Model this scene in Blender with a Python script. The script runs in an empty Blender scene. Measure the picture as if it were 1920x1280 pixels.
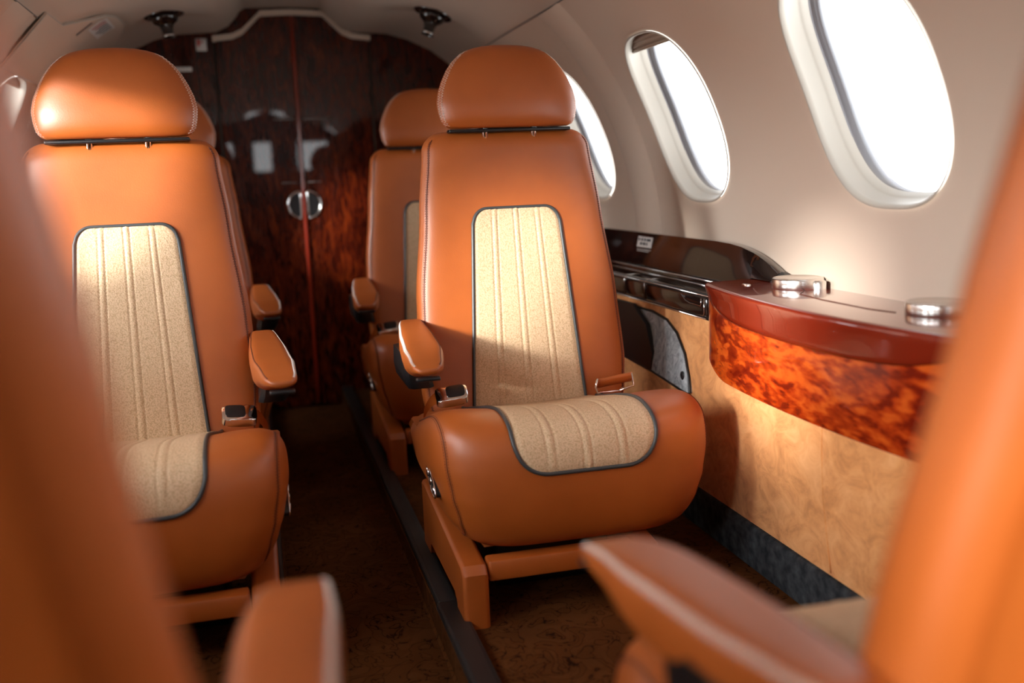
import bpy, math, random
from mathutils import Vector, Matrix
from math import sin, cos, pi, sqrt, atan, exp
random.seed(5)
S = bpy.context.scene
COL = S.collection

# ------------------------------------------------------------------ camera
cam_d = bpy.data.cameras.new('camera'); cam = bpy.data.objects.new('camera', cam_d); COL.objects.link(cam)
S.camera = cam
YAW, PITCH, ROLL = math.radians(14.034), math.radians(9.402), 0.04
fw = Vector((sin(YAW)*cos(PITCH), cos(YAW)*cos(PITCH), -sin(PITCH)))
rt = Vector((cos(YAW), -sin(YAW), 0)); up = rt.cross(fw)
r2 = rt*cos(ROLL) - up*sin(ROLL); u2 = rt*sin(ROLL) + up*cos(ROLL)
M = Matrix(((r2.x, u2.x, -fw.x, 0), (r2.y, u2.y, -fw.y, 0), (r2.z, u2.z, -fw.z, 0), (0, 0, 0, 1)))
M.translation = Vector((0, 0, .88)); cam.matrix_world = M
cam_d.sensor_width = 36; cam_d.lens = 35; cam_d.clip_start = .02
cam_d.dof.use_dof = True; cam_d.dof.focus_distance = 2.22; cam_d.dof.aperture_fstop = 1.7

# ------------------------------------------------------------------ world, sun, exposure
W = bpy.data.worlds.new('world'); S.world = W; W.use_nodes = True
bg = W.node_tree.nodes['Background']; bg.inputs[0].default_value = (.97, .985, 1, 1); bg.inputs[1].default_value = 8.5
wt = W.node_tree; tcw = wt.nodes.new('ShaderNodeTexCoord'); sx_ = wt.nodes.new('ShaderNodeSeparateXYZ'); rw = wt.nodes.new('ShaderNodeValToRGB')   # bright horizon, dimmed overhead to keep the floor and seat bases dark
wt.links.new(tcw.outputs['Generated'], sx_.inputs[0]); wt.links.new(sx_.outputs[2], rw.inputs[0]); wt.links.new(rw.outputs[0], bg.inputs[0])
e_ = rw.color_ramp.elements; e_[0].position = .02; e_[0].color = (1.45, 1.46, 1.48, 1); e_[1].position = .55; e_[1].color = (.34, .34, .35, 1)
e_m = e_.new(.22); e_m.color = (.97, .98, 1, 1)
# added bright sky lobe above the sun, to light the lower right wall
vd = wt.nodes.new('ShaderNodeVectorMath'); vd.operation = 'DOT_PRODUCT'; vd.inputs[1].default_value = Vector((-1, -.42, .68)).normalized(); wt.links.new(tcw.outputs['Generated'], vd.inputs[0])
mr = wt.nodes.new('ShaderNodeMapRange'); mr.inputs[1].default_value = .76; mr.inputs[2].default_value = 1; mr.inputs[3].default_value = 4.8; mr.inputs[4].default_value = 46; mr.interpolation_type = 'SMOOTHSTEP'
wt.links.new(vd.outputs['Value'], mr.inputs[0]); wt.links.new(mr.outputs[0], bg.inputs[1])
sun_d = bpy.data.lights.new('sun', 'SUN'); sun = bpy.data.objects.new('sun', sun_d); COL.objects.link(sun)
sun_d.energy = 8; sun_d.angle = math.radians(6); sun_d.color = (1, .95, .89)
sun.rotation_euler = Vector((1, .80, -.27)).to_track_quat('-Z', 'Y').to_euler()
S.view_settings.view_transform = 'Standard'; S.view_settings.look = 'None'
S.view_settings.exposure = 0.2; S.view_settings.gamma = 1.0
S.cycles.max_bounces = 10; S.cycles.diffuse_bounces = 4; S.cycles.glossy_bounces = 4
S.cycles.transparent_max_bounces = 12; S.cycles.caustics_reflective = False; S.cycles.caustics_refractive = False

XC, ZC, R = .165, .637, .993          # cabin cross-section circle
WIN = {1: [0.01, .82, 1.63, 2.44, 3.25], -1: [-.60, .36, 1.20, 1.97, 3.28]}; WT = .395; WHY, WHT = .202, .235
Y0, Y1 = -1.6, 4.3
for sgn in (1, -1):
    for wy in WIN[sgn]:
        d = bpy.data.lights.new('window_portal', 'AREA'); d.shape = 'RECTANGLE'; d.size = .44; d.size_y = .52; d.cycles.is_portal = True
        o = bpy.data.objects.new('window_portal', d); COL.objects.link(o)
        rr = R + .075
        o.location = (XC + sgn*rr*cos(WT), wy, ZC + rr*sin(WT))
        n = Vector((-sgn*cos(WT), 0, -sin(WT)))          # towards inside
        xa = Vector((0, 1, 0)); za = -n; ya = za.cross(xa)
        o.matrix_world = Matrix(((xa.x, ya.x, za.x, o.location.x), (xa.y, ya.y, za.y, o.location.y), (xa.z, ya.z, za.z, o.location.z), (0, 0, 0, 1)))

# ------------------------------------------------------------------ materials
def mat(name, base=(.8, .8, .8), rough=.5, metal=0, spec=.5, coat=0, coat_rough=.03, sheen=0):
    m = bpy.data.materials.new(name); m.use_nodes = True
    b = m.node_tree.nodes['Principled BSDF']
    b.inputs['Base Color'].default_value = (*base, 1); b.inputs['Roughness'].default_value = rough
    b.inputs['Metallic'].default_value = metal; b.inputs['Specular IOR Level'].default_value = spec
    b.inputs['Coat Weight'].default_value = coat; b.inputs['Coat Roughness'].default_value = coat_rough
    b.inputs['Sheen Weight'].default_value = sheen
    return m, m.node_tree, b
def node(nt, t, **kw):
    n = nt.nodes.new(t)
    for k, v in kw.items():
        if k in n.inputs: n.inputs[k].default_value = v
        else: setattr(n, k, v)
    return n
def coords(nt, scale=(1, 1, 1), rot=(0, 0, 0)):
    tc = node(nt, 'ShaderNodeTexCoord'); mp = node(nt, 'ShaderNodeMapping')
    mp.inputs['Scale'].default_value = scale; mp.inputs['Rotation'].default_value = rot
    nt.links.new(tc.outputs['Object'], mp.inputs[0]); return mp.outputs[0]
def ramp(nt, src, stops):
    r = node(nt, 'ShaderNodeValToRGB'); e = r.color_ramp.elements
    while len(e) < len(stops): e.new(.5)
    for el, (p, c) in zip(e, stops): el.position = p; el.color = (*c, 1)
    nt.links.new(src, r.inputs[0]); return r.outputs[0]
def bump(nt, b, src, strength, dist):
    n = node(nt, 'ShaderNodeBump'); n.inputs['Strength'].default_value = strength; n.inputs['Distance'].default_value = dist
    nt.links.new(src, n.inputs['Height']); nt.links.new(n.outputs[0], b.inputs['Normal'])

LE, nt, b = mat('orange_leather', (.42, .115, .026), .43, spec=.7)
co = coords(nt)
n1 = node(nt, 'ShaderNodeTexNoise', Scale=9.0, Detail=3.0); nt.links.new(co, n1.inputs['Vector'])
nt.links.new(ramp(nt, n1.outputs[0], [(.3, (.36, .082, .010)), (.7, (.42, .10, .014))]), b.inputs['Base Color'])
v1 = node(nt, 'ShaderNodeTexVoronoi', Scale=420.0); nt.links.new(co, v1.inputs['Vector'])
bump(nt, b, v1.outputs[0], .16, .0006)

CR, nt, b = mat('cream_leather', (.62, .45, .23), .52, spec=.35)
co = coords(nt)
v1 = node(nt, 'ShaderNodeTexVoronoi', Scale=330.0); nt.links.new(co, v1.inputs['Vector'])
n1 = node(nt, 'ShaderNodeTexNoise', Scale=260.0, Detail=2.0); nt.links.new(co, n1.inputs['Vector'])
mx = node(nt, 'ShaderNodeMath', operation='MULTIPLY'); nt.links.new(v1.outputs[0], mx.inputs[0]); nt.links.new(n1.outputs[0], mx.inputs[1])
nt.links.new(ramp(nt, mx.outputs[0], [(.06, (.74, .54, .35)), (.42, (.52, .355, .20))]), b.inputs['Base Color'])
iv = node(nt, 'ShaderNodeMath', operation='MULTIPLY'); iv.inputs[1].default_value = -1; nt.links.new(mx.outputs[0], iv.inputs[0])
bump(nt, b, iv.outputs[0], .6, .0016)

PIPE = mat('grey_piping', (.045, .05, .052), .38)[0]
CREASE = mat('dark_crease', (.09, .02, .008), .7)[0]
THREAD = mat('white_thread', (.82, .78, .72), .6)[0]
RTHREAD = mat('brown_thread', (.20, .05, .018), .6)[0]
CTHREAD = mat('tan_thread', (.40, .26, .12), .7)[0]
BLACK = mat('black_plastic', (.008, .008, .009), .35)[0]
GBLACK = mat('glossy_black_lacquer', (.012, .007, .006), .12, coat=1, coat_rough=.02)[0]
CHROME = mat('chrome', (.80, .78, .76), .12, metal=1)[0]
BRUSH = mat('brushed_nickel', (.72, .69, .66), .26, metal=1)[0]
RAILM = mat('dark_rail', (.018, .018, .018), .45)[0]
PAPER = mat('placard_paper', (.78, .76, .72), .5)[0]
INK = mat('placard_ink', (.05, .05, .06), .6)[0]
RED = mat('placard_red', (.55, .04, .03), .5)[0]
GASK = mat('grey_gasket', (.38, .39, .42), .45)[0]
REVEAL = mat('window_reveal', (.50, .46, .40), .38, spec=.4)[0]
SHADE = mat('tan_shade', (.36, .28, .21), .35)[0]

WALLM, nt, b = mat('cream_sidewall', (.66, .535, .43), .5, spec=.3)
n1 = node(nt, 'ShaderNodeTexNoise', Scale=600.0, Detail=1.0); nt.links.new(coords(nt), n1.inputs['Vector'])
bump(nt, b, n1.outputs[0], .05, .0005)
CEILM = mat('cream_headliner', (.66, .54, .44), .6, spec=.25)[0]

SUEDE, nt, b = mat('tan_suede', (.55, .25, .09), .85, spec=.1, sheen=.3)
n1 = node(nt, 'ShaderNodeTexNoise', Scale=11.0, Detail=8.0, Roughness=.7, Distortion=1.2); nt.links.new(coords(nt, (1, 1, 1.3)), n1.inputs['Vector'])
nt.links.new(ramp(nt, n1.outputs[0], [(.32, (.56, .22, .065)), (.5, (.78, .34, .115)), (.68, (.90, .45, .18))]), b.inputs['Base Color'])
GSUEDE, nt, b = mat('grey_suede', (.15, .16, .17), .85, spec=.1)
n1 = node(nt, 'ShaderNodeTexNoise', Scale=26.0, Detail=8.0, Roughness=.75, Distortion=1.5); nt.links.new(coords(nt), n1.inputs['Vector'])
nt.links.new(ramp(nt, n1.outputs[0], [(.35, (.17, .185, .195)), (.65, (.55, .57, .58))]), b.inputs['Base Color'])
DSUEDE, nt, b = mat('charcoal_suede', (.03, .032, .035), .9, spec=.1)
n1 = node(nt, 'ShaderNodeTexNoise', Scale=40.0, Detail=6.0); nt.links.new(coords(nt), n1.inputs['Vector'])
nt.links.new(ramp(nt, n1.outputs[0], [(.35, (.018, .02, .023)), (.7, (.06, .065, .07))]), b.inputs['Base Color'])

def wood(name, sc, rotv, dark, mid, light, gloss=.25, dist=2.5, coat=1, spec=.5, wave=.30):
    m, nt, b = mat(name, mid, gloss, coat=coat, coat_rough=.02, spec=spec)
    co = coords(nt, sc, rotv)
    n1 = node(nt, 'ShaderNodeTexNoise', Scale=5.0, Detail=7.0, Roughness=.62, Distortion=dist); nt.links.new(co, n1.inputs['Vector'])
    w1 = node(nt, 'ShaderNodeTexWave', Scale=3.0, Distortion=9.0, Detail=3.0); w1.inputs['Detail Scale'].default_value = 1.6; nt.links.new(co, w1.inputs['Vector'])
    mx = node(nt, 'ShaderNodeMath', operation='MULTIPLY_ADD'); nt.links.new(w1.outputs['Fac'], mx.inputs[0]); mx.inputs[1].default_value = wave; nt.links.new(n1.outputs[0], mx.inputs[2])
    nt.links.new(ramp(nt, mx.outputs[0], [(.45, dark), (.62, mid), (.85, light)]), b.inputs['Base Color'])
    return m
WOODT = wood('figured_red_wood', (2.6, 2.2, 6.5), (.30, 0, 0), (.17, .009, .002), (.42, .038, .004), (.68, .11, .012), dist=.6)
WOODD = wood('figured_door_wood', (6.5, 1, 2.4), (0, .12, 0), (.016, .0016, .0008), (.055, .006, .0014), (.14, .020, .003), dist=.8, coat=.6, spec=.15, wave=.16)
WOODL = mat('red_wood_lid', (.20, .016, .005), .2, coat=1, coat_rough=.02)[0]

CARPET, nt, b = mat('brown_patterned_carpet', (.2, .08, .02), .95, spec=.05)
co = coords(nt)
n1 = node(nt, 'ShaderNodeTexNoise', Scale=15.0, Detail=1.5, Distortion=2.2); nt.links.new(co, n1.inputs['Vector'])
lines = ramp(nt, n1.outputs[0], [(.44, (.095, .033, .009)), (.475, (.088, .030, .008)), (.49, (.010, .004, .002)), (.505, (.088, .030, .008)), (.60, (.105, .038, .011))])
n2 = node(nt, 'ShaderNodeTexNoise', Scale=6.0, Detail=6.0); nt.links.new(co, n2.inputs['Vector'])
mm = node(nt, 'ShaderNodeMixRGB', blend_type='MULTIPLY'); mm.inputs[0].default_value = .5
nt.links.new(lines, mm.inputs[1]); nt.links.new(ramp(nt, n2.outputs[0], [(.35, (.5, .5, .5)), (.65, (1, 1, 1))]), mm.inputs[2])
nt.links.new(mm.outputs[0], b.inputs['Base Color'])
n3 = node(nt, 'ShaderNodeTexNoise', Scale=500.0); nt.links.new(co, n3.inputs['Vector']); bump(nt, b, n3.outputs[0], .5, .002)

GLASS = bpy.data.materials.new('clear_window_pane'); GLASS.use_nodes = True
nt = GLASS.node_tree; nt.nodes.clear()
out = node(nt, 'ShaderNodeOutputMaterial'); tr = node(nt, 'ShaderNodeBsdfTransparent'); gl = node(nt, 'ShaderNodeBsdfGlossy')
gl.inputs['Roughness'].default_value = .02; tr.inputs[0].default_value = (.96, .98, .98, 1)
mxs = node(nt, 'ShaderNodeMixShader'); fr = node(nt, 'ShaderNodeLayerWeight', Blend=.08)
nt.links.new(fr.outputs['Facing'], mxs.inputs[0]); nt.links.new(tr.outputs[0], mxs.inputs[1]); nt.links.new(gl.outputs[0], mxs.inputs[2]); nt.links.new(mxs.outputs[0], out.inputs[0])

# ------------------------------------------------------------------ mesh helpers
class MB:
    def __init__(s): s.v = []; s.f = []
    def add(s, vs, fs):
        k = len(s.v); s.v += [tuple(p) for p in vs]; s.f += [tuple(i+k for i in f) for f in fs]
    def grid(s, P, closed_u=False, closed_v=False):
        nu, nv = len(P), len(P[0]); fs = []
        for i in range(nu if closed_u else nu-1):
            for j in range(nv if closed_v else nv-1):
                a, c = i, (i+1) % nu; d, e = j, (j+1) % nv
                fs.append((a*nv+d, c*nv+d, c*nv+e, a*nv+e))
        s.add([p for r in P for p in r], fs)
    def loft(s, rings, cap0=True, cap1=True):
        n = len(rings[0]); vs = [p for r in rings for p in r]; fs = []
        for i in range(len(rings)-1):
            for j in range(n):
                k = (j+1) % n; fs.append((i*n+j, i*n+k, (i+1)*n+k, (i+1)*n+j))
        for ok, r, base in ((cap0, rings[0], 0), (cap1, rings[-1], (len(rings)-1)*n)):
            if ok:
                c = sum((Vector(p) for p in r), Vector())/n; vs.append(tuple(c)); ci = len(vs)-1
                for j in range(n):
                    k = (j+1) % n; fs.append((base+k, base+j, ci) if base == 0 else (base+j, base+k, ci))
        s.add(vs, fs)
    def box(s, lo, hi, r=0.0):
        x0, y0, z0 = lo; x1, y1, z1 = hi
        if r <= 0:
            vs = [(x, y, z) for x in (x0, x1) for y in (y0, y1) for z in (z0, z1)]
            s.add(vs, [(0, 1, 3, 2), (4, 6, 7, 5), (0, 4, 5, 1), (2, 3, 7, 6), (0, 2, 6, 4), (1, 5, 7, 3)]); return
        rings = []
        for k, (dz, ins) in enumerate([(0, r), (r*.3, r*.3), (r, 0)]):
            rings.append((z0+dz, ins))
        for dz, ins in [(r, 0), (r*.3, r*.3), (0, r)]: rings.append((z1-dz, ins))
        R_ = []
        for z, ins in rings:
            ring = []
            for (cx, cy, a0) in ((x1-r, y1-r, 0), (x0+r, y1-r, 90), (x0+r, y0+r, 180), (x1-r, y0+r, 270)):
                for q in range(4):
                    a = math.radians(a0+q*30); rr = max(r-ins, r*.02)
                    ring.append((cx+rr*cos(a), cy+rr*sin(a), z))
            R_.append(ring)
        s.loft(R_)
    def tube(s, pts, r, n=8, closed=False, flat=1.0):
        pts = [Vector(p) for p in pts]; m = len(pts); rings = []
        prev = None
        for i, p in enumerate(pts):
            a = pts[(i-1) % m] if closed or i > 0 else p; c = pts[(i+1) % m] if closed or i < m-1 else p
            t = (c-a).normalized() if (c-a).length > 1e-9 else Vector((0, 0, 1))
            if prev is None:
                prev = Vector((0, 0, 1)) if abs(t.z) < .9 else Vector((1, 0, 0))
            u = (prev - t*prev.dot(t))
            u = u.normalized() if u.length > 1e-6 else t.orthogonal().normalized()
            w = t.cross(u); prev = u
            rr = r[i] if isinstance(r, (list, tuple)) else r
            rings.append([tuple(p + u*rr*cos(2*pi*k/n)*flat + w*rr*sin(2*pi*k/n)) for k in range(n)])
        if closed:
            rings.append(rings[0]); s.loft(rings, False, False)
        else: s.loft(rings)
    def prism(s, poly, axis, a, c):
        def P(q, h):
            return {'x': (h, q[0], q[1]), 'y': (q[0], h, q[1]), 'z': (q[0], q[1], h)}[axis]
        n = len(poly); vs = [P(q, a) for q in poly] + [P(q, c) for q in poly]
        fs = [(j, (j+1) % n, n+(j+1) % n, n+j) for j in range(n)] + [tuple(range(n-1, -1, -1)), tuple(range(n, 2*n))]
        s.add(vs, fs)
    def build(s, name, m, parent=None, smooth=True, sharp=None, mx=1, origin=None):
        vs = s.v; fs = s.f
        if mx < 0: vs = [(-x, y, z) for x, y, z in vs]
        me = bpy.data.meshes.new(name); me.from_pydata(vs, [], fs); me.update()
        import bmesh
        bm = bmesh.new(); bm.from_mesh(me); bmesh.ops.recalc_face_normals(bm, faces=bm.faces); bm.to_mesh(me); bm.free()
        me.polygons.foreach_set('use_smooth', [smooth]*len(me.polygons))
        if smooth and sharp is not None: me.set_sharp_from_angle(angle=math.radians(sharp))
        me.materials.append(m)
        o = bpy.data.objects.new(name, me); COL.objects.link(o)
        if 'stitching' in name: o['kind'] = 'stuff'
        if parent is not None: o.parent = parent
        return o
def thing(name, loc, label, cat, group=None, rz=0):
    o = bpy.data.objects.new(name, None); COL.objects.link(o); o.empty_display_size = .05
    o.location = loc; o.rotation_euler = (0, 0, rz); o['label'] = label; o['category'] = cat
    if group: o['group'] = group
    return o
def struct(o): o['kind'] = 'structure'; return o
def interp(x, tab):
    if x <= tab[0][0]: return tab[0][1]
    for (a, va), (c, vc) in zip(tab, tab[1:]):
        if x <= c:
            t = (x-a)/(c-a); t = t*t*(3-2*t)*.5 + t*.5; return va+(vc-va)*t
    return tab[-1][1]
def lin(x, tab):
    if x <= tab[0][0]: return tab[0][1]
    for (a, va), (c, vc) in zip(tab, tab[1:]):
        if x <= c: return va+(vc-va)*(x-a)/(c-a)
    return tab[-1][1]
def spow(v, p): return math.copysign(abs(v)**p, v)
def cross_stitch(mb, F, ts, w0, w1, r=.0007):
    """crossed threads between the two rails F(t,w0) and F(t,w1)"""
    for a, c in zip(ts, ts[1:]):
        mb.tube([F(a, w0), F(c, w1)], r, 4); mb.tube([F(a, w1), F(c, w0)], r, 4)
def dashes(mb, pts, length=.004, gap=.0025, r=.0006):
    """running stitch along a polyline"""
    acc = 0; on = True; cur = [Vector(pts[0])]
    for p, q in zip(pts, pts[1:]):
        p = Vector(p); q = Vector(q); L = (q-p).length
        if L < 1e-9: continue
        d = (q-p)/L; s = 0
        while s < L:
            need = (length if on else gap) - acc; st = min(need, L-s); s += st; acc += st
            if on: cur.append(p+d*s)
            if acc >= (length if on else gap)-1e-9:
                if on and len(cur) > 1: mb.tube([cur[0], cur[-1]], r, 4)
                on = not on; acc = 0; cur = [p+d*s]

# ------------------------------------------------------------------ the seat
def make_seat(mx, label, loc, rz):
    """faces -y, origin on the floor; mx=1: aisle armrest at -x"""
    root = thing('cabin_seat', loc, label, 'seat', 'leather club seats in the cabin', rz)
    B = lambda mb, name, m, par=root, **k: mb.build(name, m, par, mx=mx, **k)
    # ---- backrest
    BW = [(.28, .222), (.36, .250), (.44, .256), (.60, .247), (.80, .224), (.95, .206), (1.0, .200)]
    Z0, Z1, RC = .27, .990, .045
    yf = lambda z: .128 + .165*(z-.36) + .03*max(0, (z-.80))**1.3
    NA = 112
    def bsec(z, ins, a):
        w = max(interp(z, BW)-ins, .005); th = .055*(1 if z > .5 else 1) - ins*.55
        cx = spow(cos(a), 2/4.2)*w; sy = spow(sin(a), 2/3.0)
        yc = yf(z)+.055
        y = yc - sy*max(th, .004)
        if sy > 0: y += sy*.016*(1-abs(cx/w)**2.2)*min(1, max(0, (Z1-z)/.2))   # hollow middle between side bolsters
        return (cx, y, z)
    def bt(t):            # t 0..1 -> (z, inset)
        if t < .06:
            be = (t/.06)*pi/2; return Z0+RC-RC*cos(be), RC*(1-sin(be))
        if t > .90:
            be = ((t-.90)/.10)*pi/2; return Z1-RC+RC*sin(be), RC*(1-cos(be))
        return Z0+RC + (Z1-Z0-2*RC)*(t-.06)/.84, 0
    def BF(t, a, off=0.0):
        z, ins = bt(t); p = Vector(bsec(z, ins, a))
        if off: p += Vector((cos(a)*off*.8, -sin(a)*off, 0)).normalized()*abs(off)*(1 if off > 0 else -1)
        return p
    ts = [i/10*.06 for i in range(10)] + [.06+.84*i/40 for i in range(41)] + [.90+.10*(i+1)/10 for i in range(10)]
    mb = MB(); mb.loft([[tuple(BF(t, 2*pi*k/NA)) for k in range(NA)] for t in ts])
    back = B(mb, 'backrest', LE)
    # piped side seams with a running stitch either side
    for a in (.46, pi-.46):
        cr = MB(); st = MB()
        tl = [.08+.86*i/80 for i in range(81)]
        cr.tube([BF(t, a, .0002) for t in tl], .0011, 6)
        for da in (-.045, .045):
            dashes(st, [BF(t, a+da, .0006) for t in tl], .0035, .0022, .0006)
        B(cr, 'seam', CREASE, back); B(st, 'stitching', RTHREAD, back)
    # cream centre panel of the backrest
    IW = [(.28, .143), (.80, .105)]; IZ1, IR = .808, .035
    def bfront(x, z, off=0.0):
        w = interp(z, BW); u = min(.999, abs(x)/w)
        ca = u**(4.2/2); a = math.acos(min(1, ca)); sy = sin(a)**(2/3.0)
        y = yf(z)+.055 - sy*.055 + sy*.016*(1-u**2.2)*min(1, max(0, (Z1-z)/.2))
        return Vector((x, y-off, z))
    def iw(z):
        w = lin(z, IW); d = IZ1-z
        if d < IR: w -= IR - sqrt(max(0, IR*IR-(IR-d)**2))
        return w
    nu, nv = 132, 60; P = []
    def rib(u):
        h = 0
        for c in (-.5, 0, .5):
            for s_ in (-1, 1):
                h -= .0016*exp(-((u-c-s_*.062)/.014)**2)
            h += .0010*exp(-((u-c)/.035)**2)
        return h
    for j in range(nv):
        q = j/(nv-1); z = IZ1 - (IZ1-.30)*(q**1.25)
        w = iw(z); row = []
        for i in range(nu):
            u = -1+2*i/(nu-1); e = .0035*min(1, (1-abs(u))*10)
            row.append(tuple(bfront(u*w, z, .0008 + e + rib(u*w/lin(z, IW)))))
        P.append(row)
    mb = MB(); mb.grid(P); B(mb, 'centre_panel', CR, back)
    path = []
    zs = [.30+(IZ1-IR-.30)*i/30 for i in range(31)]
    for z in zs: path.append((-lin(z, IW), z))
    for i in range(1, 9):
        t = i/8*pi/2; path.append((-lin(IZ1, IW)+IR-IR*cos(t), IZ1-IR+IR*sin(t)))
    for i in range(1, 8): path.append((-(lin(IZ1, IW)-IR)*(1-2*i/8), IZ1))
    path += [(-x, z) for x, z in reversed(path[:len(zs)+8])]
    mb = MB(); mb.tube([bfront(x, z, .0022) for x, z in path], .0038, 8); B(mb, 'piping', PIPE, back)
    st = MB()
    for c in (-.5, 0, .5):
        for s_ in (-1, 1):
            u = c+s_*.062
            dashes(st, [bfront(u*lin(.795-.47*i/40, IW), .795-.47*i/40, .0008+.0035-.0014) for i in range(41)], .0045, .003, .0006)
    B(st, 'panel_stitching', CTHREAD, back)
    # rear shell of the backrest
    mb = MB(); rows = []
    for t in [i/24 for i in range(25)]:
        z = .33+.60*t; w = interp(z, BW)-.028; rows.append([(x_*w, yf(z)+.111+.006*(1-x_**4), z) for x_ in [-1+2*i/16 for i in range(17)]])
    mb.grid(rows); mb.grid([[(p[0], p[1]-.012, p[2]) for p in r] for r in rows]); B(mb, 'rear_panel', LE, back)
    # ---- headrest
    HZ = [(.995, .142), (1.000, .154), (1.011, .163), (1.032, .168), (1.055, .170), (1.08, .165), (1.105, .155), (1.13, .142), (1.150, .127), (1.168, .107), (1.179, .086), (1.185, .062), (1.188, .035)]
    def HF(t, a, off=0):
        z = .995 + .193*t
        w = lin(z, HZ); k = (1-abs(2*t-1)**3.0)**.5 if 0 < t < 1 else 0
        th = .014+.036*k
        cx = spow(cos(a), 2/2.7)*(w+off); cy = spow(sin(a), 2/2.3)*(th+off)
        return Vector((cx, .242 + .10*t*.4 - cy, z))
    mb = MB(); tt = [0, .01, .03, .06, .1]+[.1+.8*i/24 for i in range(1, 24)]+[.9, .94, .97, .99, 1]
    HW = [tuple((z, w)) for z, w in HZ]
    mb.loft([[tuple(HF(t, 2*pi*k/72)) for k in range(72)] for t in tt])
    head = B(mb, 'headrest', LE)
    st = MB()
    for a0 in (.0, pi):
        cross_stitch(st, lambda t, w: HF(t, a0+w*(1 if a0 == 0 else -1), .0008), [.03+.9*i/30 for i in range(31)], .12, .40, .00042)
    B(st, 'cross_stitching', THREAD, head)
    for x in (-.06, .06):
        mb = MB(); mb.tube([(x, .245, .95), (x, .245, 1.06)], .007, 10); B(mb, 'headrest_post', CHROME)
    mb = MB(); mb.box((-.148, .228, .985), (.148, .262, .9935), .003); B(mb, 'headrest_plate', BLACK)
    # ---- cushion
    prof = []     # (y,z) round the side profile, starting at rear top, over the front, back underneath
    ctrl = [(.190, .340), (.12, .346), (.02, .366), (-.08, .386), (-.16, .396), (-.215, .392), (-.256, .378), (-.276, .354), (-.284, .325), (-.287, .285),
            (-.287, .24), (-.280, .195), (-.262, .158), (-.220, .137), (-.13, .137), (-.02, .150), (.10, .17), (.18, .19), (.215, .23), (.218, .29), (.210, .322)]
    n = len(ctrl)
    for i in range(n):
        p0, p1, p2, p3 = [Vector(ctrl[(i+k-1) % n]) for k in range(4)]
        for q in range(5):
            t = q/5; prof.append(.5*((2*p1)+(-p0+p2)*t+(2*p0-5*p1+4*p2-p3)*t*t+(-p0+3*p1-3*p2+p3)*t**3))
    CWt = [(.13, .250), (.17, .262), (.21, .275), (.26, .290), (.32, .300), (.40, .303), (.43, .302)]
    pc = Vector((-.03, .28)); NP = len(prof)
    def CF(phi, s, off=0.0):
        """phi -pi/2..pi/2 across, s index into the profile"""
        e = 2/5.2; u = spow(sin(phi), e); k = abs(cos(phi))**e if abs(cos(phi)) > 1e-6 else 0
        i = int(s) % NP; f = s-int(s); p = prof[i]*(1-f)+prof[(i+1) % NP]*f
        q = pc+(p-pc)*k
        if q.y > .32: q = q+Vector((0, .046*min(1, abs(u)**2.0)*min(1, k*1.1)*(q.y-.32)/.08))
        x = u*interp(q.y, CWt)
        P_ = Vector((x, q.x, q.y))
        if off:
            nrm = Vector((u**5*1.2, (q.x-pc.x)*1.0, (q.y-pc.y)*1.5)); P_ += nrm.normalized()*off
        return P_
    mb = MB(); phis = [-pi/2+pi*i/72 for i in range(73)]
    mb.loft([[tuple(CF(ph, s)) for s in range(NP)] for ph in phis[1:-1]])
    cush = B(mb, 'seat_cushion', LE)
    # side seams
    smax = 66
    for ph in (-.93, .93):
        cr = MB(); st = MB()
        sl = [2+smax*i/90 for i in range(91)]
        cr.tube([CF(ph, s, .0004) for s in sl], .0011, 6)
        for d in (-.035, .035):
            dashes(st, [CF(ph+d*(1 if ph > 0 else -1), s, .0007) for s in sl], .0035, .0022, .0006)
        B(cr, 'seam', CREASE, cush); B(st, 'stitching', RTHREAD, cush)
    # cream insert over the nose of the cushion; param s 0..51
    def cxz(x, s, off):
        lo, hi = 0., pi/2*.98
        for _ in range(22):
            m_ = (lo+hi)/2
            if CF(m_, s).x < abs(x): lo = m_
            else: hi = m_
        p = CF(lo, s)
        # outward normal from the profile tangent
        i = int(s) % NP; tg = prof[(i+1) % NP]-prof[(i-1) % NP]; nn = Vector((0, tg.y, -tg.x)).normalized()
        if nn.y*(p.y-pc.x)+nn.z*(p.z-pc.y) < 0: nn = -nn
        return Vector((math.copysign(p.x, x) if x else 0, p.y, p.z)) + nn*off
    SA, SB, SW, SR = 0.0, 43.0, .150, .070
    slen = [0]
    for i in range(int(SB)): slen.append(slen[-1]+(prof[i+1]-prof[i]).length)
    Ltot = slen[-1]
    def s_at(L):
        L = max(0, min(Ltot, L))
        for i in range(len(slen)-1):
            if L <= slen[i+1]: return i+(L-slen[i])/(slen[i+1]-slen[i])
        return SB
    def cw(L):
        w = SW+.02*max(0, 1-L/.2); d = Ltot-L
        if d < SR: w -= SR-sqrt(max(0, SR*SR-(SR-d)**2))
        return w
    P = []
    for j in range(56):
        L = Ltot*(1-(1-j/55)**1.35); s = s_at(L); w = cw(L); row = []
        for i in range(nu):
            u = -1+2*i/(nu-1); e = .004*min(1, (1-abs(u))*10)*min(1, (Ltot-L)/.015+.1)
            row.append(tuple(cxz(u*w, s, .0012+e+rib(u*w/SW))))
        P.append(row)
    mb = MB(); mb.grid(P); B(mb, 'centre_panel', CR, cush)
    path = [(-cw((Ltot-SR)*i/30), (Ltot-SR)*i/30) for i in range(31)]
    for i in range(1, 11):
        t = i/10*pi/2; path.append((-SW+SR-SR*cos(t), Ltot-SR+SR*sin(t)))
    path += [(-(SW-SR)*(1-2*i/10), Ltot) for i in range(1, 10)]
    path += [(-x, L) for x, L in reversed(path[:41])]
    mb = MB(); mb.tube([cxz(x, s_at(L), .0026) for x, L in path], .0042, 8); B(mb, 'piping', PIPE, cush)
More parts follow.
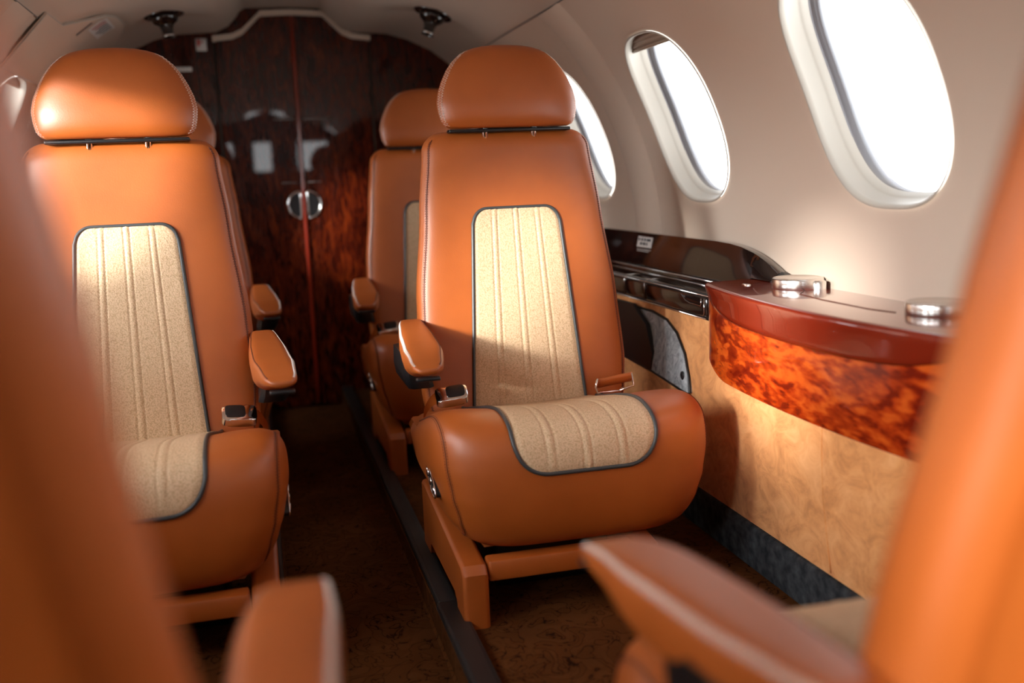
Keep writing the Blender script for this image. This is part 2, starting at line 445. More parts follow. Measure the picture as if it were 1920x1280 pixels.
    st = MB()
    for c in (-.5, 0, .5):
        for s_ in (-1, 1):
            u = c+s_*.062
            dashes(st, [cxz(u*SW, s_at(Ltot*.97*i/50), .0036) for i in range(51)], .0045, .003, .0006)
    B(st, 'panel_stitching', CTHREAD, cush)
    # ---- seat pan: the leather side shell under the cushion
    rings = []
    for x, k in [(-.292, .80), (-.300, .93), (-.303, .97), (-.298, 1.0), (.298, 1.0), (.303, .97), (.300, .93), (.292, .80)]:
        pts = [(-.195, .150), (-.215, .185), (-.222, .245), (-.205, .300), (-.15, .330), (.0, .345), (.14, .345), (.20, .32), (.215, .25), (.20, .165), (.10, .135), (-.10, .125), (-.20, .130)]
        c = (-.02, .235); rings.append([(x*.985*lin(z, [(.12, .66), (.17, .76), (.22, .88), (.30, .96), (.35, .97)]), c[0]+(y-c[0])*k*.97, c[1]+(z-c[1])*k*.97) for y, z in pts])
    mb = MB(); mb.loft(rings); B(mb, 'seat_pan', LE, sharp=50)
    # control bezel with chrome buttons on the aisle side
    pts = [(-.145+.048*cos(a), .270+.018*sin(a)+.35*.048*cos(a)) for a in [2*pi*i/28 for i in range(28)]]
    mb = MB(); mb.prism(pts, 'x', -.2935, -.275); cp = B(mb, 'control_panel', BLACK, sharp=40)
    ring = MB(); ring.tube([(-.294, y, z) for y, z in pts], .0016, 6, closed=True); B(ring, 'bezel', CHROME, cp)
    for dy in (-.03, 0, .03):
        mb = MB(); mb.loft([[(-.2935-h, -.145+dy+r_*cos(a), .270+.35*dy+r_*sin(a)) for a in [2*pi*i/14 for i in range(14)]] for r_, h in [(.009, 0), (.009, .002), (.006, .004)]])
        B(mb, 'button', BRUSH, cp)
    # ---- base: two side skirts with front legs, cross bar, dark pedestal
    for xa_, xb_ in ((-.264, -.212), (.100, .152)):
        poly = [(-.285, .0), (-.285, .112), (-.270, .128), (.16, .172), (.20, .17), (.20, 0.), (.12, 0.), (.10, .045), (-.19, .045), (-.215, .03), (-.222, 0.)]
        mb = MB(); x0, x1 = xa_, xb_
        rings = []
        for x, ins in [(x0, .006), (x0+.004, .0015), (x0+.010, 0), (x1-.010, 0), (x1-.004, .0015), (x1, .006)]:
            cy, cz = sum(p[0] for p in poly)/len(poly), .08
            rings.append([(x, y+(-ins if y > cy else ins)*1, z-ins if z > .06 else z) for y, z in poly])
        mb.loft(rings, False, False)
        for r_ in (rings[0], rings[-1]): mb.add(r_, [tuple(range(len(r_)))])
        B(mb, 'leg', LE, sharp=35)
    mb = MB(); mb.box((-.208, -.270, .088), (.100, -.228, .131), .006); B(mb, 'cross_bar', LE, sharp=35)
    mb = MB(); mb.box((-.16, -.10, .0), (.16, .12, .14), .01); B(mb, 'pedestal', BLACK, sharp=35)
    # ---- armrest on the aisle side
    AW = [(-.205, .027), (-.17, .034), (-.08, .042), (.05, .040), (.15, .033), (.21, .026)]
    AH = [(-.205, .016), (-.15, .040), (-.05, .072), (.06, .080), (.15, .066), (.21, .045)]
    AX = [(-.205, -.297), (-.05, -.283), (.21, -.268)]
    def AF(t, a, off=0):
        y = -.205+.415*t; w = interp(y, AW); h = interp(y, AH)
        e = 1
        if t < .05: e = .72+.28*sin((t/.05)*pi/2)
        if t > .95: e = .72+.28*sin(((1-t)/.05)*pi/2)
        ztop = .532+.030*(y+.205)/.415 - .014*max(0, 1-(y+.205)/.11)**2
        cx = spow(cos(a), 2/5.)*(w*e+off); cz = spow(sin(a), 2/4.)*(h/2*e+off)
        if sin(a) < 0: cx *= 1-.34*abs(sin(a))
        return Vector((lin(y, AX)+cx, y, ztop-h/2+cz))
    tt = [0, .008, .02, .035, .05]+[.05+.9*i/26 for i in range(1, 26)]+[.95, .965, .98, .992, 1]
    mb = MB(); mb.loft([[tuple(AF(t, 2*pi*k/56)) for k in range(56)] for t in tt]); arm = B(mb, 'armrest', LE)
    st = MB(); cross_stitch(st, lambda t, a: AF(t, a, .0007), [.03+.95*i/60 for i in range(61)], pi-.52, pi-.92, .00055)
    B(st, 'cross_stitching', THREAD, arm)
    st = MB(); st.tube([AF(t, .85, .0003) for t in [.03+.94*i/30 for i in range(31)]], .0011, 6); B(st, 'seam', CREASE, arm)
    mb = MB(); mb.box((-.322, -.2125, .4915), (-.274, -.196, .4995), .003); B(mb, 'end_plate', BLACK, arm, sharp=35)
    mb = MB()
    rings = []
    for z, ya, yb, xa, xb in [(.512, -.02, .16, -.318, -.262), (.47, -.01, .17, -.318, -.258), (.445, .0, .17, -.314, -.254), (.432, .01, .17, -.306, -.250)]:
        rings.append([(xa, ya+.012, z), (xa+.010, ya, z), (xb-.01, ya, z), (xb, ya+.012, z), (xb, yb-.01, z), (xb-.01, yb, z), (xa+.01, yb, z), (xa, yb-.01, z)])
    mb.loft(rings); B(mb, 'armrest_bracket', BLACK, sharp=40)
    # ---- seat belt
    def slab(mb, c, ax, ay, az, hx, hy, hz, r=.25):
        for q in [0]:
            vs = []; rings = []
            for zz, k in [(-1, .82), (-.7, 1), (.7, 1), (1, .82)]:
                rings.append([c+ax*hx*k*spow(cos(a), .45)+ay*hy*k*spow(sin(a), .45)+az*hz*zz for a in [2*pi*i/28 for i in range(28)]])
            mb.loft(rings)
    cb = Vector((-.208, .045, .402)); ax = Vector((.96, -.12, .10)).normalized(); az = Vector((-.12, -.55, .83)).normalized(); ay = az.cross(ax).normalized()
    mb = MB(); slab(mb, cb, ax, ay, az, .036, .024, .013); bk = B(mb, 'buckle', CHROME, sharp=50)
    mb = MB(); slab(mb, cb+az*.0125+ax*.009, ax, ay, az, .021, .017, .004); B(mb, 'release_button', BLACK, bk, sharp=50)
    mb = MB(); P = []
    for i in range(13):
        t = i/12; c = Vector((-.235-.030*t, .052+.045*t, .398-.045*t*t)); hw = .019
        P.append([c+Vector((0, -.5, .85))*hw*s_+Vector((.6, .5, .5))*th for s_, th in ((-1, 0), (1, 0), (1, .003), (-1, .003))])
    mb.loft(P); B(mb, 'belt_strap', LE, sharp=40)
    P = []; mb = MB()
    for i in range(13):
        t = i/12; c = Vector((.150+.085*t, .092-.008*t, .388+.012*t)); hw = .013
        P.append([c+Vector((0, -.45, .9))*hw*cos(a)+Vector((0, -.9, -.45))*hw*.5*sin(a) for a in [2*pi*k/12 for k in range(12)]])
    mb.loft(P); B(mb, 'folded_belt', LE, sharp=60)
    mb = MB(); c0 = Vector((.149, .082, .384))
    mb.tube([c0+Vector(q) for q in ((0, 0, .018), (-.006, -.004, .0), (0, 0, -.016), (.05, -.006, -.014), (.062, -.004, -.006))], .003, 8)
    mb.tube([c0+Vector((.084, -.004, .026)), c0+Vector((.088, -.008, -.004)), c0+Vector((.05, -.012, -.012))], .0025, 8)
    B(mb, 'belt_tongue', CHROME)
    return root
def copy_tree(o, parent=None):
    c = o.copy(); COL.objects.link(c); c.parent = parent
    for ch in list(o.children): copy_tree(ch, c)
    return c
XR, XL = .600, -.275
seatA = make_seat(1, 'orange leather seat with a cream centre panel in sharp focus, beside the suede side panel', (XR, 2.10, 0), 0)
seatB = make_seat(-1, 'orange leather seat left of the aisle with a sharp shadow across its headrest', (XL, 2.10, 0), 0)
for src, loc, rz, lab in ((seatA, (XR, 3.20, 0), 0, 'orange leather seat in the back row, half hidden behind the sharply focused seat'),
                          (seatA, (XL-.012, .70, 0), pi, 'blurred foreground seat at the left edge, seen from behind'),
                          (seatB, (XL, 3.20, 0), 0, 'orange leather seat in the back row, almost hidden behind the seat left of the aisle'),
                          (seatB, (XR+.010, .70, 0), pi, 'blurred foreground seat at the right edge, its armrest and cream cushion panel showing')):
    c = copy_tree(src); c.location = loc; c.rotation_euler = (0, 0, rz); c['label'] = lab
    if loc[1] < 1 and rz:                      # the front seats are set a little further back-tilted
        T = Matrix.Translation((0, -.045 if loc[0] > 0 else -.0, 0)) @ Matrix.Translation((0, .15, .40)) @ Matrix.Rotation(math.radians(-3), 4, 'X') @ Matrix.Translation((0, -.15, -.40))
        for ch in c.children:
            if ch.name.split('.')[0] in ('backrest', 'headrest', 'headrest_post', 'headrest_plate', 'rear_panel'): ch.matrix_basis = T

# ------------------------------------------------------------------ cabin shell
def SH(side, y, th, r=R): return (XC+side*r*cos(th), y, ZC+r*sin(th))
TH0, TH1 = -.05, .802
CP = [(.69, 1.351), (.60, 1.418), (.50, 1.463), (.42, 1.484), (.335, 1.489), (.26, 1.494), (.215, 1.515), (.185, 1.545), (.165, 1.572), (.145, 1.585), (0, 1.588)]
def hole_outline(n=128):
    out = []
    for i in range(n):
        a = 2*pi*i/n; e = 2/2.7
        out.append((spow(cos(a), e), spow(sin(a), e), a))
    return out
HO = hole_outline()
def build_wall(side, name):
    WIN_Y = WIN[side]
    mb = MB(); edges = [Y0]+[(a+c)/2 for a, c in zip(WIN_Y, WIN_Y[1:])]+[Y1]
    edges[0] = WIN_Y[0]-.38; edges[-1] = WIN_Y[-1]+.38
    for wi, wy in enumerate(WIN_Y):
        ya, yb = edges[wi], edges[wi+1]; rows = []
        for k in range(11):
            t = (k/10)**1.3; row = []
            for (u, v, a) in HO:
                # point on the bay rectangle in the same direction
                dy, dt = cos(a)*((yb-wy) if cos(a) > 0 else (wy-ya)), sin(a)*(TH1-TH0)/2
                m_ = max(abs(cos(a)), abs(sin(a))); py = wy+dy/m_; pt = (TH0+TH1)/2+dt/m_
                hy, ht = wy+u*WHY, WT+v*WHT
                y = hy+(py-hy)*t; th = ht+(pt-ht)*t
                rr = R
                if k == 0: rr = R+.004
                row.append(SH(side, y, th, rr))
            rows.append(row)
        mb.grid(rows, closed_v=True)
    for ya, yb in ((Y0, edges[0]), (edges[-1], Y1)):
        mb.grid([[SH(side, ya+(yb-ya)*i/4, TH0+(TH1-TH0)*j/24) for j in range(25)] for i in range(5)])
    return struct(mb.build(name, WALLM))
wall_r = build_wall(1, 'wall_right'); wall_l = build_wall(-1, 'wall_left')
# ceiling
prof = [(XC+u, z) for u, z in CP] + [(XC-u, z) for u, z in reversed(CP[:-1])]
mb = MB(); mb.grid([[(x, Y0+(Y1-Y0)*i/10, z) for x, z in prof] for i in range(11)])
struct(mb.build('ceiling', CEILM))
# windows
k = 0
for side in (1, -1):
    for wi, wy in enumerate(WIN[side]):
        k += 1
        mb = MB(); rows = []
        for rr, sc in [(R-.0015, 1.012), (R-.003, 1.0), (R-.001, .988), (R+.010, .978), (R+.036, .965), (R+.040, .955), (R+.044, .945), (R+.058, .93)]:
            rows.append([SH(side, wy+u*WHY*sc, WT+v*WHT*sc, rr) for u, v, a in HO])
        mb.grid(rows, closed_v=True)
        w = struct(mb.build('window_%d' % k, REVEAL))
        mb = MB(); rows = []
        for rr, sc in [(R+.056, .94), (R+.057, .925), (R+.062, .920), (R+.060, .910), (R+.064, .905), (R+.062, .893), (R+.068, .888), (R+.067, .876), (R+.074, .868), (R+.08, .86), (R+.08, .95)]:
            rows.append([SH(side, wy+u*WHY*sc, WT+v*WHT*(sc if v > 0 else .97-.30*(.94-sc)), rr) for u, v, a in HO])
        mb.grid(rows, closed_v=True); mb.build('gasket', GASK, w)
        mb = MB(); mb.grid([[SH(side, wy+u*WHY*.9*q, WT+v*WHT*.9*q, R+.07) for u, v, a in HO] for q in (1, .75, .5, .25, .02)], closed_v=True)
        mb.build('pane', GLASS, w)
        mb = MB(); rows = []
        lim = .80 if (side > 0 and wi == 3) or (side < 0 and wi == 3) else .86
        for q in range(9):
            v = lim+(.97-lim)*q/8; wu = (1-v**2.7)**(1/2.7)*.99
            rows.append([SH(side, wy+WHY*wu*(-1+2*i/24), WT+WHT*v, R+.022+.004*sin(q*2.2)) for i in range(25)])
        mb.grid(rows); lo = rows[0]; mb.tube([(p[0], p[1], p[2]) for p in lo], .005, 8); mb.build('window_shade', SHADE, w)
# wall joint strip between windows
for i, (side, y) in enumerate([(s_, yy) for s_ in (1, -1) for yy in (2.845,)]):
    mb = MB(); rows = []
    for dy, rr in [(-.10, R+.003), (-.095, R-.004), (-.05, R-.016), (.0, R-.020), (.05, R-.016), (.095, R-.004), (.10, R+.003)]:
        rows.append([SH(side, y+dy, TH0+(TH1-TH0)*j/30, rr) for j in range(31)])
    mb.grid(rows); struct(mb.build('trim_%d' % (i+1), WALLM, smooth=True, sharp=60))
# ceiling seam lines
tn = 3
for sx in (1, -1):
    mb = MB(); mb.tube([(XC+sx*.69, Y0+(Y1-Y0)*i/8, 1.3495) for i in range(9)], .0025, 6)
    struct(mb.build('trim_%d' % tn, mat('joint_shadow_gap', (.2, .17, .15), .8)[0])); tn += 1
# floor with a sunken aisle
fp = [(-.95, 0), (-.002, 0), (0, -.002), (0, -.055), (.005, -.06), (.295, -.06), (.300, -.055), (.300, -.002), (.302, 0), (1.30, 0)]
mb = MB(); mb.grid([[(x, Y0+(Y1-Y0)*i/20, z) for x, z in fp] for i in range(21)])
struct(mb.build('floor', CARPET, sharp=30))
for x0, x1 in ((.298, .350), (-.022, .002)):
    mb = MB(); mb.box((x0, -1.5, 0), (x1, 1.93, .020), .006); mb.box((x0+.004, 1.935, 0), (x1-.004, 4.27, .017), .005)
    struct(mb.build('trim_%d' % tn, RAILM, sharp=35)); tn += 1
# lower side panels and skirting
for side, wall, nm in ((1, wall_r, 'right'), (-1, wall_l, 'left')):
    X = lambda x: XC+side*(x-XC)
    mb = MB()
    pr = [(1.016, .06), (1.010, .12), (1.006, .25), (1.010, .38), (1.024, .50), (1.028, .535), (1.172, .597)]
    mb.grid([[(X(x), Y0+(Y1-Y0)*i/30, z) for x, z in pr] for i in range(31)])
    lp = mb.build('suede_panel', SUEDE, wall)
    mb = MB(); rows = [[(X(x), Y0+(Y1-Y0)*i/4, z) for x, z in ((1.02, 0.), (1.004, .004), (1.000, .095), (1.005, .102), (1.02, .104))] for i in range(5)]
    mb.grid(rows); struct(mb.build('baseboard_%s' % nm, DSUEDE, sharp=40))
mb = MB()
for y in (1.60, 1.30): mb.tube([(1.0065+.004*abs(z-.25)*4, y+.04*sin((z-.1)*5), z) for z in [.11+.29*i/12 for i in range(13)]], .0018, 6)
mb.build('panel_seam', SUEDE, wall_r)

# ------------------------------------------------------------------ pocket in the right side panel
pk = thing('wall_pocket', (1.02, 2.45, .43), 'grey suede side pocket with a snap button, on the tan suede panel beside the seat', 'pocket')
def rel(mb, o):
    L = o.location; mb.v = [(x-L.x, y-L.y, z-L.z) for x, y, z in mb.v]; return mb
fl = [(2.88, .500), (2.50, .505), (2.40, .495), (2.33, .470), (2.27, .425), (2.235, .375), (2.222, .338), (2.232, .332), (2.52, .352), (2.88, .375)]
mb = MB(); rings = []
for x, kx in [(1.018, 1.0), (1.0095, 1.0), (1.006, .985), (1.005, .95)]:
    cy, cz = 2.55, .43; rings.append([(x+(z-.38)*.12, cy+(y-cy)*kx, cz+(z-cz)*kx) for y, z in fl])
mb.loft(rings, False, True); rel(mb, pk).build('flap', GSUEDE, pk, sharp=50)
mb = MB(); mb.tube([(1.006+(z-.38)*.12, y, z) for y, z in fl], .0035, 8, closed=True); rel(mb, pk).build('piping', BLACK, pk)
mb = MB(); mb.loft([[(1.006-h, 2.268+r_*cos(a), .372+r_*sin(a)) for a in [2*pi*i/20 for i in range(20)]] for r_, h in ((.011, 0), (.011, .004), (.008, .006), (.004, .0045))]); rel(mb, pk).build('snap_button', BLACK, pk)
mb = MB(); mb.prism([(2.88, .512), (2.60, .515), (2.50, .470), (2.46, .40), (2.47, .345), (2.88, .36)], 'x', 1.000, 1.012); rel(mb, pk).build('opening_shade', BLACK, pk, sharp=50)  # flat black sheet standing in for the shade of the pocket's opening

# ------------------------------------------------------------------ black side ledge
lg = thing('side_ledge', (1.06, 3.2, .53), 'glossy black side ledge with drawer fronts and an upright back panel under the windows', 'ledge')
mb = MB(); tops = [(4.28, .697), (3.4, .697), (2.6, .697), (2.34, .697), (2.26, .695), (2.20, .690), (2.14, .680), (2.121, .6755), (2.119, .675), (2.09, .667), (2.05, .653), (2.02, .641)]
rows = []
for y, zt in tops:
    zb = .598 if y > 2.12 else .623; row = []
    for i in range(9):
        t = i/8; row.append((1.112+.018*t**1.4, y, zb+(zt-zb)*t))
    row += [(1.139, y, zt+.001), (1.152, y, zt-.002), (1.152, y, zb)]
    rows.append(row)
mb.grid(rows); mb.add(rows[-1], [tuple(range(len(rows[-1])))]); rel(mb, lg).build('back_panel', GBLACK, lg, sharp=40)
mb = MB(); rows = []
for y, zt in [(2.02, .641), (1.985, .630), (1.955, .620)]:
    rows.append([(1.108, y, .6225), (1.137, y, zt+.003), (1.152, y, zt+.001), (1.152, y, .6225)])
mb.grid(rows, closed_v=True); mb.add(rows[-1], [(0, 1, 2, 3)]); rel(mb, lg).build('end_cap', RAILM, lg, sharp=30)
mb = MB(); mb.box((1.030, 2.118, .570), (1.12, 4.28, .586), .003); mb.box((1.09, 2.118, .584), (1.15, 4.28, .599), .002); rel(mb, lg).build('shelf_top', GBLACK, lg, sharp=40)
for y0_, y1_ in ((2.160, 2.545), (2.552, 2.70), (2.707, 3.2)):
    mb = MB(); mb.box((1.018, y0_, .530), (1.06, y1_, .578), .006)
    rel(mb, lg).build('drawer_front', GBLACK, lg, sharp=50)
mb = MB(); mb.box((1.024, 2.118, .522), (1.08, 4.28, .584), .002); rel(mb, lg).build('body', BLACK, lg, sharp=40)
mb = MB()
mb.tube([(1.022, 2.15, .581), (1.022, 4.28, .581)], .0014, 6); mb.tube([(1.0175, 2.16, .5272), (1.0175, 4.28, .5272)], .0014, 6)
mb.tube([(1.095, 2.118, .5995), (1.095, 4.28, .5995)], .0012, 6); mb.tube([(1.088, 2.118, .588), (1.088, 4.28, .588)], .0010, 6)
for y in (2.5485, 2.7035): mb.tube([(1.10, y, .587), (1.026, y, .587), (1.018, y, .576), (1.018, y, .532)], .0012, 6)
mb.tube([(1.0165, 2.30, .573), (1.0165, 2.275, .560), (1.0165, 2.25, .556), (1.0165, 2.185, .556), (1.0165, 2.185, .574)], .0013, 6)
mb.tube([(1.0165, 2.29, .5335), (1.0165, 2.175, .5335), (1.0165, 2.168, .540), (1.0165, 2.168, .575)], .0013, 6)
rel(mb, lg).build('chrome_inlay', CHROME, lg)
px_ = lambda z: 1.112+.018*max(0, (z-.598)/.099)**1.4
def strip(z0, z1, y0, y1, off):
    mb = MB(); mb.grid([[(px_(z0+(z1-z0)*q/4)-off, y, z0+(z1-z0)*q/4) for q in range(5)] for y in (y0, y1)]); return rel(mb, lg)
pl = strip(.655, .686, 2.745, 2.86, .0012).build('placard', PAPER, lg)
for z_, words in ((.6735, ((2.853, 2.838), (2.830, 2.815), (2.808, 2.793), (2.787, 2.755))), (.6615, ((2.835, 2.818), (2.812, 2.792), (2.786, 2.776)))):
    for a_, c_ in words: strip(z_, z_+.0075, c_, a_, .0022).build('print_mark', INK, pl)
for z_, y_ in ((.6475, 2.745), (.6425, 2.76)): strip(z_, z_+.0014, y_, 2.855, .001).build('fine_print', PAPER, lg)

# ------------------------------------------------------------------ bow-fronted wooden table cabinet
tb = thing('table_cabinet', (1.05, 1.65, .62), 'glossy red figured-wood bow-front cabinet below the largest window', 'cabinet')
YA, YB = 1.20, 2.112
def xfront(y):
    t = (y-YA)/(YB-YA); return .992-.058*max(0, sin(pi*min(1, max(0, t))))**.75
ys = [YA+(YB-YA)*i/60 for i in range(61)]
rows = []
for y in ys:
    t = (y-YA)/(YB-YA); zb = .408+.035*max(0, (t-.86)/.14)**2+.035*max(0, (.10-t)/.10)**2; xf = xfront(y)
    row = [(1.15, y, .6185)]
    for i in range(13):
        q = i/12; row.append((xf+.010+.35*(.992-xf)*q**1.5, y, .6185-(.6185-zb)*q))
    row += [(1.004, y, zb), (1.024, y, .542), (1.15, y, .594)]; rows.append(row)
mb = MB(); mb.grid(rows); 
for r_ in (rows[0], rows[-1]): mb.add(r_, [tuple(range(len(r_)))])
rel(mb, tb).build('body', WOODT, tb, sharp=50)
rows = []
for y in ys:
    t = (y-YA)/(YB-YA); xf = xfront(y); zb = .553+.055*abs(2*t-1)**5
    zb = min(zb, .606); row = [(1.157, y, .6215)]
    for a in [i/6*pi/2 for i in range(7)]: row.append((xf+.010-.010*sin(a), y, .6115+.010*cos(a)))
    for q in (.25, .5, .75, .93): row.append((xf+.004*q, y, .6115-(.6115-zb)*q))
    row.append((xf+.0075, y, zb)); row.append((xf+.03, y, zb)); rows.append(row)
mb = MB(); mb.grid(rows)
for r_ in (rows[0], rows[-1]): mb.add(r_, [tuple(range(len(r_)))])
rel(mb, tb).build('lid', WOODL, tb, sharp=50)
mb = MB(); mb.tube([(1.095, 1.85, .6215), (1.055, 1.80, .6218), (1.045, 1.70, .6218), (1.045, 1.55, .6218), (1.058, 1.49, .6218)], .0013, 6); rel(mb, tb).build('lid_joint', CREASE, tb)
for cx_, cy_ in ((1.108, 1.90), (1.105, 1.44)):
    mb = MB(); rings = []
    for r_, z in [(.052, .620), (.054, .623), (.054, .641), (.0530, .6435), (.0510, .6445), (.047, .6445), (.046, .6435)]:
        rings.append([(cx_+r_*cos(a), cy_+r_*sin(a), z) for a in [2*pi*i/56 for i in range(56)]])
    mb.loft(rings); ch = rel(mb, tb).build('cup_holder', BRUSH, tb, sharp=50)
    mb = MB(); mb.loft([[(cx_+.02+r_*cos(a), cy_-.052+r_*sin(a), z) for a in [2*pi*i/24 for i in range(24)]] for r_, z in [(.014, .621), (.014, .638), (.011, .641)]]); rel(mb, tb).build('hinge', BRUSH, tb, sharp=50)
mb = MB(); mb.loft([[(1.045+r_*cos(a)*.6, 2.01+r_*sin(a)*1.3, z) for a in [2*pi*i/24 for i in range(24)]] for r_, z in [(.013, .6212), (.013, .6235), (.009, .6245)]]); rel(mb, tb).build('latch', CHROME, tb, sharp=50)

# ------------------------------------------------------------------ rear bulkhead with double doors
def ceil_z(u):
    u = abs(u); 
    if u >= .69: return ZC+sqrt(max(0, R*R-u*u))
    return lin(-u, [(-a, z) for a, z in CP])
us = [-1.02+2.04*i/136 for i in range(137)]
mb = MB(); mb.grid([[(XC+u, Y1-.02, -.06+(ceil_z(u)+.09)*q) for u in us] for q in (0, .5, 1)])
struct(mb.build('wall_back', WOODD))
XD = .200
DN = [(-.310, 1.466), (-.235, 1.474), (-.195, 1.492), (-.155, 1.530), (-.122, 1.562), (0, 1.567)]
def dz(u): return lin(-abs(u), DN)
kd = 0
for sx, u0, u1 in ((-1, -.300, -.0025), (1, .0025, .300)):
    kd += 1
    u0, u1 = sorted((u0, u1)); n_ = 24; rows = []
    pu = [u0+(u1-u0)*i/n_ for i in range(n_+1)]
    mb = MB()
    fr_ = [[(XD+u, Y1-.045, -.05+(dz(u)-.012+.05)*q) for u in pu] for q in [i/6 for i in range(7)]]
    bk_ = [[(x, Y1-.02, z) for x, y, z in r_] for r_ in fr_]
    mb.grid(fr_)
    for e0, e1 in zip([fr_[0], fr_[-1], [r_[0] for r_ in fr_], [r_[-1] for r_ in fr_]], [bk_[0], bk_[-1], [r_[0] for r_ in bk_], [r_[-1] for r_ in bk_]]): mb.grid([e0, e1])
    d = struct(mb.build('door_%d' % kd, WOODD, sharp=30))
    # half-round flush pull: dark dish with a chrome rim
    c = (XD+sx*.014, .798); A = [(-pi/2+pi*i/24)*1 for i in range(25)]
    arc = [(c[0]+sx*.052*cos(a), c[1]+.055*sin(a)) for a in A]
    mb = MB(); mb.tube([(x, Y1-.049, z) for x, z in arc]+[(c[0], Y1-.049, c[1]+.055-.11*i/6) for i in range(1, 7)], .006, 8); h = mb.build('door_pull', CHROME, d)
    mb = MB(); mb.prism(arc, 'y', Y1-.052, Y1-.044); mb.build('dish', BLACK, h, sharp=40)
    # small silver lettering bars on the leaf
    mb = MB(); mb.box((XD+sx*.02 if sx > 0 else XD-.10, Y1-.0465, 1.143), (XD+.14 if sx > 0 else XD-.02, Y1-.0455, 1.149)); mb.box((XD+sx*.02 if sx > 0 else XD-.085, Y1-.0465, .888), (XD+.075 if sx > 0 else XD-.02, Y1-.0455, .893))
    mb.build('inlay', mat('silver_inlay', (.35, .3, .28), .4, metal=1)[0], d)
mb = MB(); mb.tube([(XD-.0, Y1-.048, -.04+1.59*i/10) for i in range(11)], .010, 8); struct(mb.build('trim_%d' % tn, WOODL)); tn += 1
mb = MB(); tpts = [(XD-.312+.624*i/70) for i in range(71)]
mb.loft([[(x, Y1-.052, dz(x-XD)-.012), (x, Y1-.060, dz(x-XD)-.004), (x, Y1-.056, dz(x-XD)+.010), (x, Y1-.02, dz(x-XD)+.012), (x, Y1-.02, dz(x-XD)-.012)] for x in tpts])
struct(mb.build('trim_%d' % tn, WALLM, sharp=40)); tn += 1
for u in (-.308, .308):
    mb = MB(); mb.box((XD+u-.005, Y1-.034, -.05), (XD+u+.005, Y1-.02, 1.472), .002); struct(mb.build('trim_%d' % tn, GBLACK, sharp=40)); tn += 1
pc_ = thing('placard', (-.160, Y1-.021, 1.447), 'small red and white square sticker high on the dark wood bulkhead', 'sign')
mb = MB(); mb.box((-.017, -.0015, -.026), (.024, 0, .022)); o = mb.build('sheet', PAPER, pc_)
mb = MB(); mb.box((-.012, -.0025, -.006), (-.001, -.0012, .019)); mb.box((.003, -.0025, .004), (.009, -.0012, .012)); mb.build('red_mark', RED, pc_)
pc2 = thing('placard', (-.245, Y1-.021, 1.352), 'narrow blank white strip sign on the dark wood bulkhead left of the doors', 'sign')
mb = MB(); mb.box((-.03, -.002, -.009), (.045, 0, .008), .0008); mb.build('sheet', PAPER, pc2)

# ------------------------------------------------------------------ front wall with cockpit windscreens
mb = MB(); zs = [(-.06, 1.02), (1.02, 1.30), (1.30, 1.62)]
op = [(-.40, -.16), (0.02, .20), (.44, .74)]
def fpan(x0, x1, z0, z1):
    n_ = 8
    mb.grid([[(x0+(x1-x0)*i/n_, Y0, min(z0+(z1-z0)*j/3, ceil_z(x0+(x1-x0)*i/n_-XC)+.01)) for j in range(4)] for i in range(n_+1)])
fpan(XC-1, XC+1, -.06, 1.02); fpan(XC-1, XC+1, 1.30, 1.62)
xs = [XC-1]+[v for o_ in op for v in o_]+[XC+1]
for a_, c_ in zip(xs[::2], xs[1::2]): fpan(a_, c_, 1.02, 1.30)
struct(mb.build('wall_front', WOODD))
for x0, x1 in op:
    k += 1; mb = MB(); mb.tube([(x0, Y0+.005, 1.02), (x1, Y0+.005, 1.02), (x1, Y0+.005, 1.30), (x0, Y0+.005, 1.30)], .012, 8, closed=True)
    w = struct(mb.build('window_%d' % k, GASK)); mb = MB(); mb.grid([[(x0, Y0-.01, 1.02), (x1, Y0-.01, 1.02)], [(x0, Y0-.01, 1.30), (x1, Y0-.01, 1.30)]]); mb.build('pane', GLASS, w)

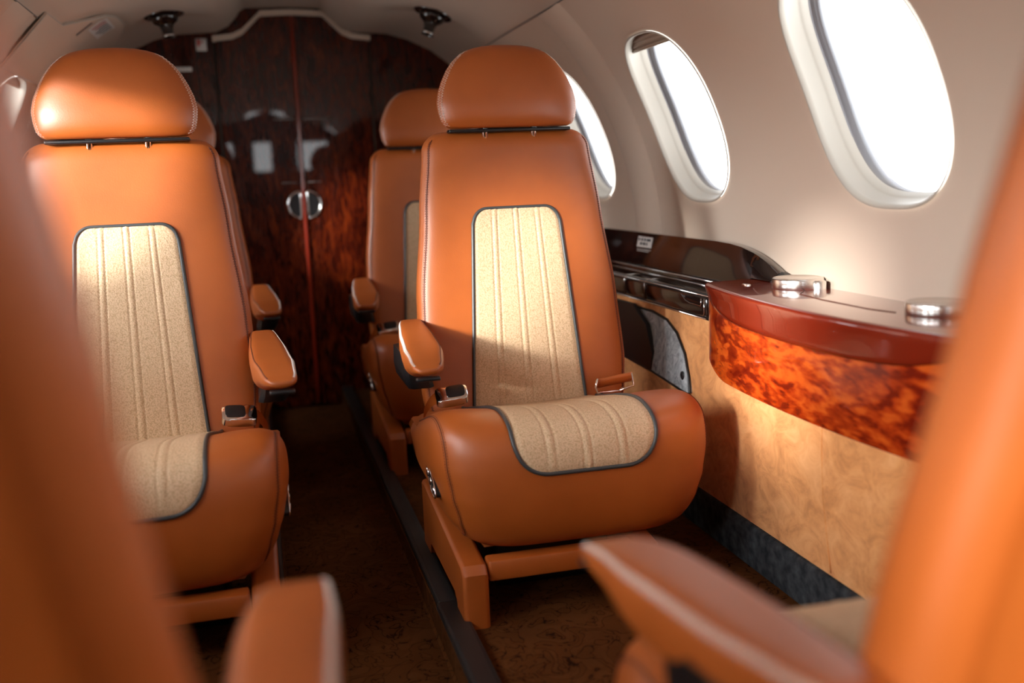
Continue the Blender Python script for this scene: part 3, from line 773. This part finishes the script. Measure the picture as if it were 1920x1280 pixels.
# ------------------------------------------------------------------ air vents and the left service panel
for (x, y, lab) in ((-.255, 3.78, 'black swivelling air outlet in the ceiling left of the aisle'), (.665, 3.62, 'black swivelling air outlet in the ceiling right of the aisle')):
    z = ceil_z(x-XC); v = thing('air_outlet', (x, y, z), lab, 'air vent', 'ceiling air outlets')
    e = .01; sl = (ceil_z(x+e-XC)-ceil_z(x-e-XC))/(2*e); v.rotation_euler = (0, -atan(sl), 0)
    def ring(r_, z_, cx_=0, cy_=0): return [(cx_+r_*cos(a), cy_+r_*sin(a), z_) for a in [2*pi*i/36 for i in range(36)]]
    mb = MB(); mb.loft([ring(.072, .004), ring(.072, -.004), ring(.066, -.010), ring(.058, -.010), ring(.050, -.002)]); mb.build('flange', GBLACK, v, sharp=50)
    mb = MB(); mb.loft([ring(.050, -.004), ring(.048, -.018), ring(.040, -.030), ring(.028, -.038, 0, -.004), ring(.022, -.045, 0, -.008)]); mb.build('ball', GBLACK, v)
    mb = MB(); mb.loft([ring(.026, -.040, 0, -.008), ring(.020, -.055, 0, -.012), ring(.019, -.078, 0, -.018), ring(.023, -.084, 0, -.02), ring(.016, -.085, 0, -.02), ring(.012, -.076, 0, -.02)]); mb.build('nozzle', GBLACK, v, sharp=60)
    mb = MB(); mb.loft([ring(.0195, -.072, 0, -.0175), ring(.0215, -.076, 0, -.018), ring(.0205, -.080, 0, -.019)]); mb.build('nozzle_ring', CHROME, v)
sp = thing('service_panel', (-.46, 3.5, 1.41), 'cream rounded panel with a printed placard in the ceiling above the left seats', 'panel')
poly = [(3.0, .67), (3.22, .668), (3.30, .640), (3.45, .570), (3.55, .550), (3.70, .546), (3.82, .565), (3.93, .61), (3.98, .67), (3.92, .74), (3.5, .80), (3.0, .80)]
def ceil_pt(y, u, off):
    p = Vector((XC-u, y, ceil_z(u))); n = Vector((u, 0, ZC-p.z)).normalized(); q = p+n*off; return (q.x, q.y, q.z)
rings = []
for sc, off in [(1.0, .0015), (1.0, .006), (.985, .009), (.93, .009), (.8, .009), (.6, .009), (.4, .009), (.2, .009), (.02, .009)]:
    rings.append([ceil_pt(3.50+(y-3.50)*sc, .69+(t-.69)*sc, off) for y, t in poly])
mb = MB(); mb.loft(rings, False, True); rel(mb, sp).build('cover', WALLM, sp, sharp=40)
mb = MB(); mb.tube([ceil_pt(y, t, .0065) for y, t in poly], .0022, 6, closed=True); rel(mb, sp).build('edge_line', REVEAL, sp)
def patch(y0, y1, t0, t1, off, m, name, par, obj=sp, n_=6):
    mb = MB(); mb.grid([[ceil_pt(y0+(y1-y0)*i/n_, t0+(t1-t0)*j/n_, off) for j in range(n_+1)] for i in range(n_+1)])
    return rel(mb, obj).build(name, m, par)
pl = patch(3.46, 3.66, .575, .635, .0105, PAPER, 'placard', sp)
for i in range(6): patch(3.485+.028*i, 3.494+.028*i, .583, .628-(i % 3)*.006, .0118, INK if i > 1 else RED, 'print_line', pl)
patch(3.41, 3.425, .615, .665, .0105, BLACK, 'slot', sp)
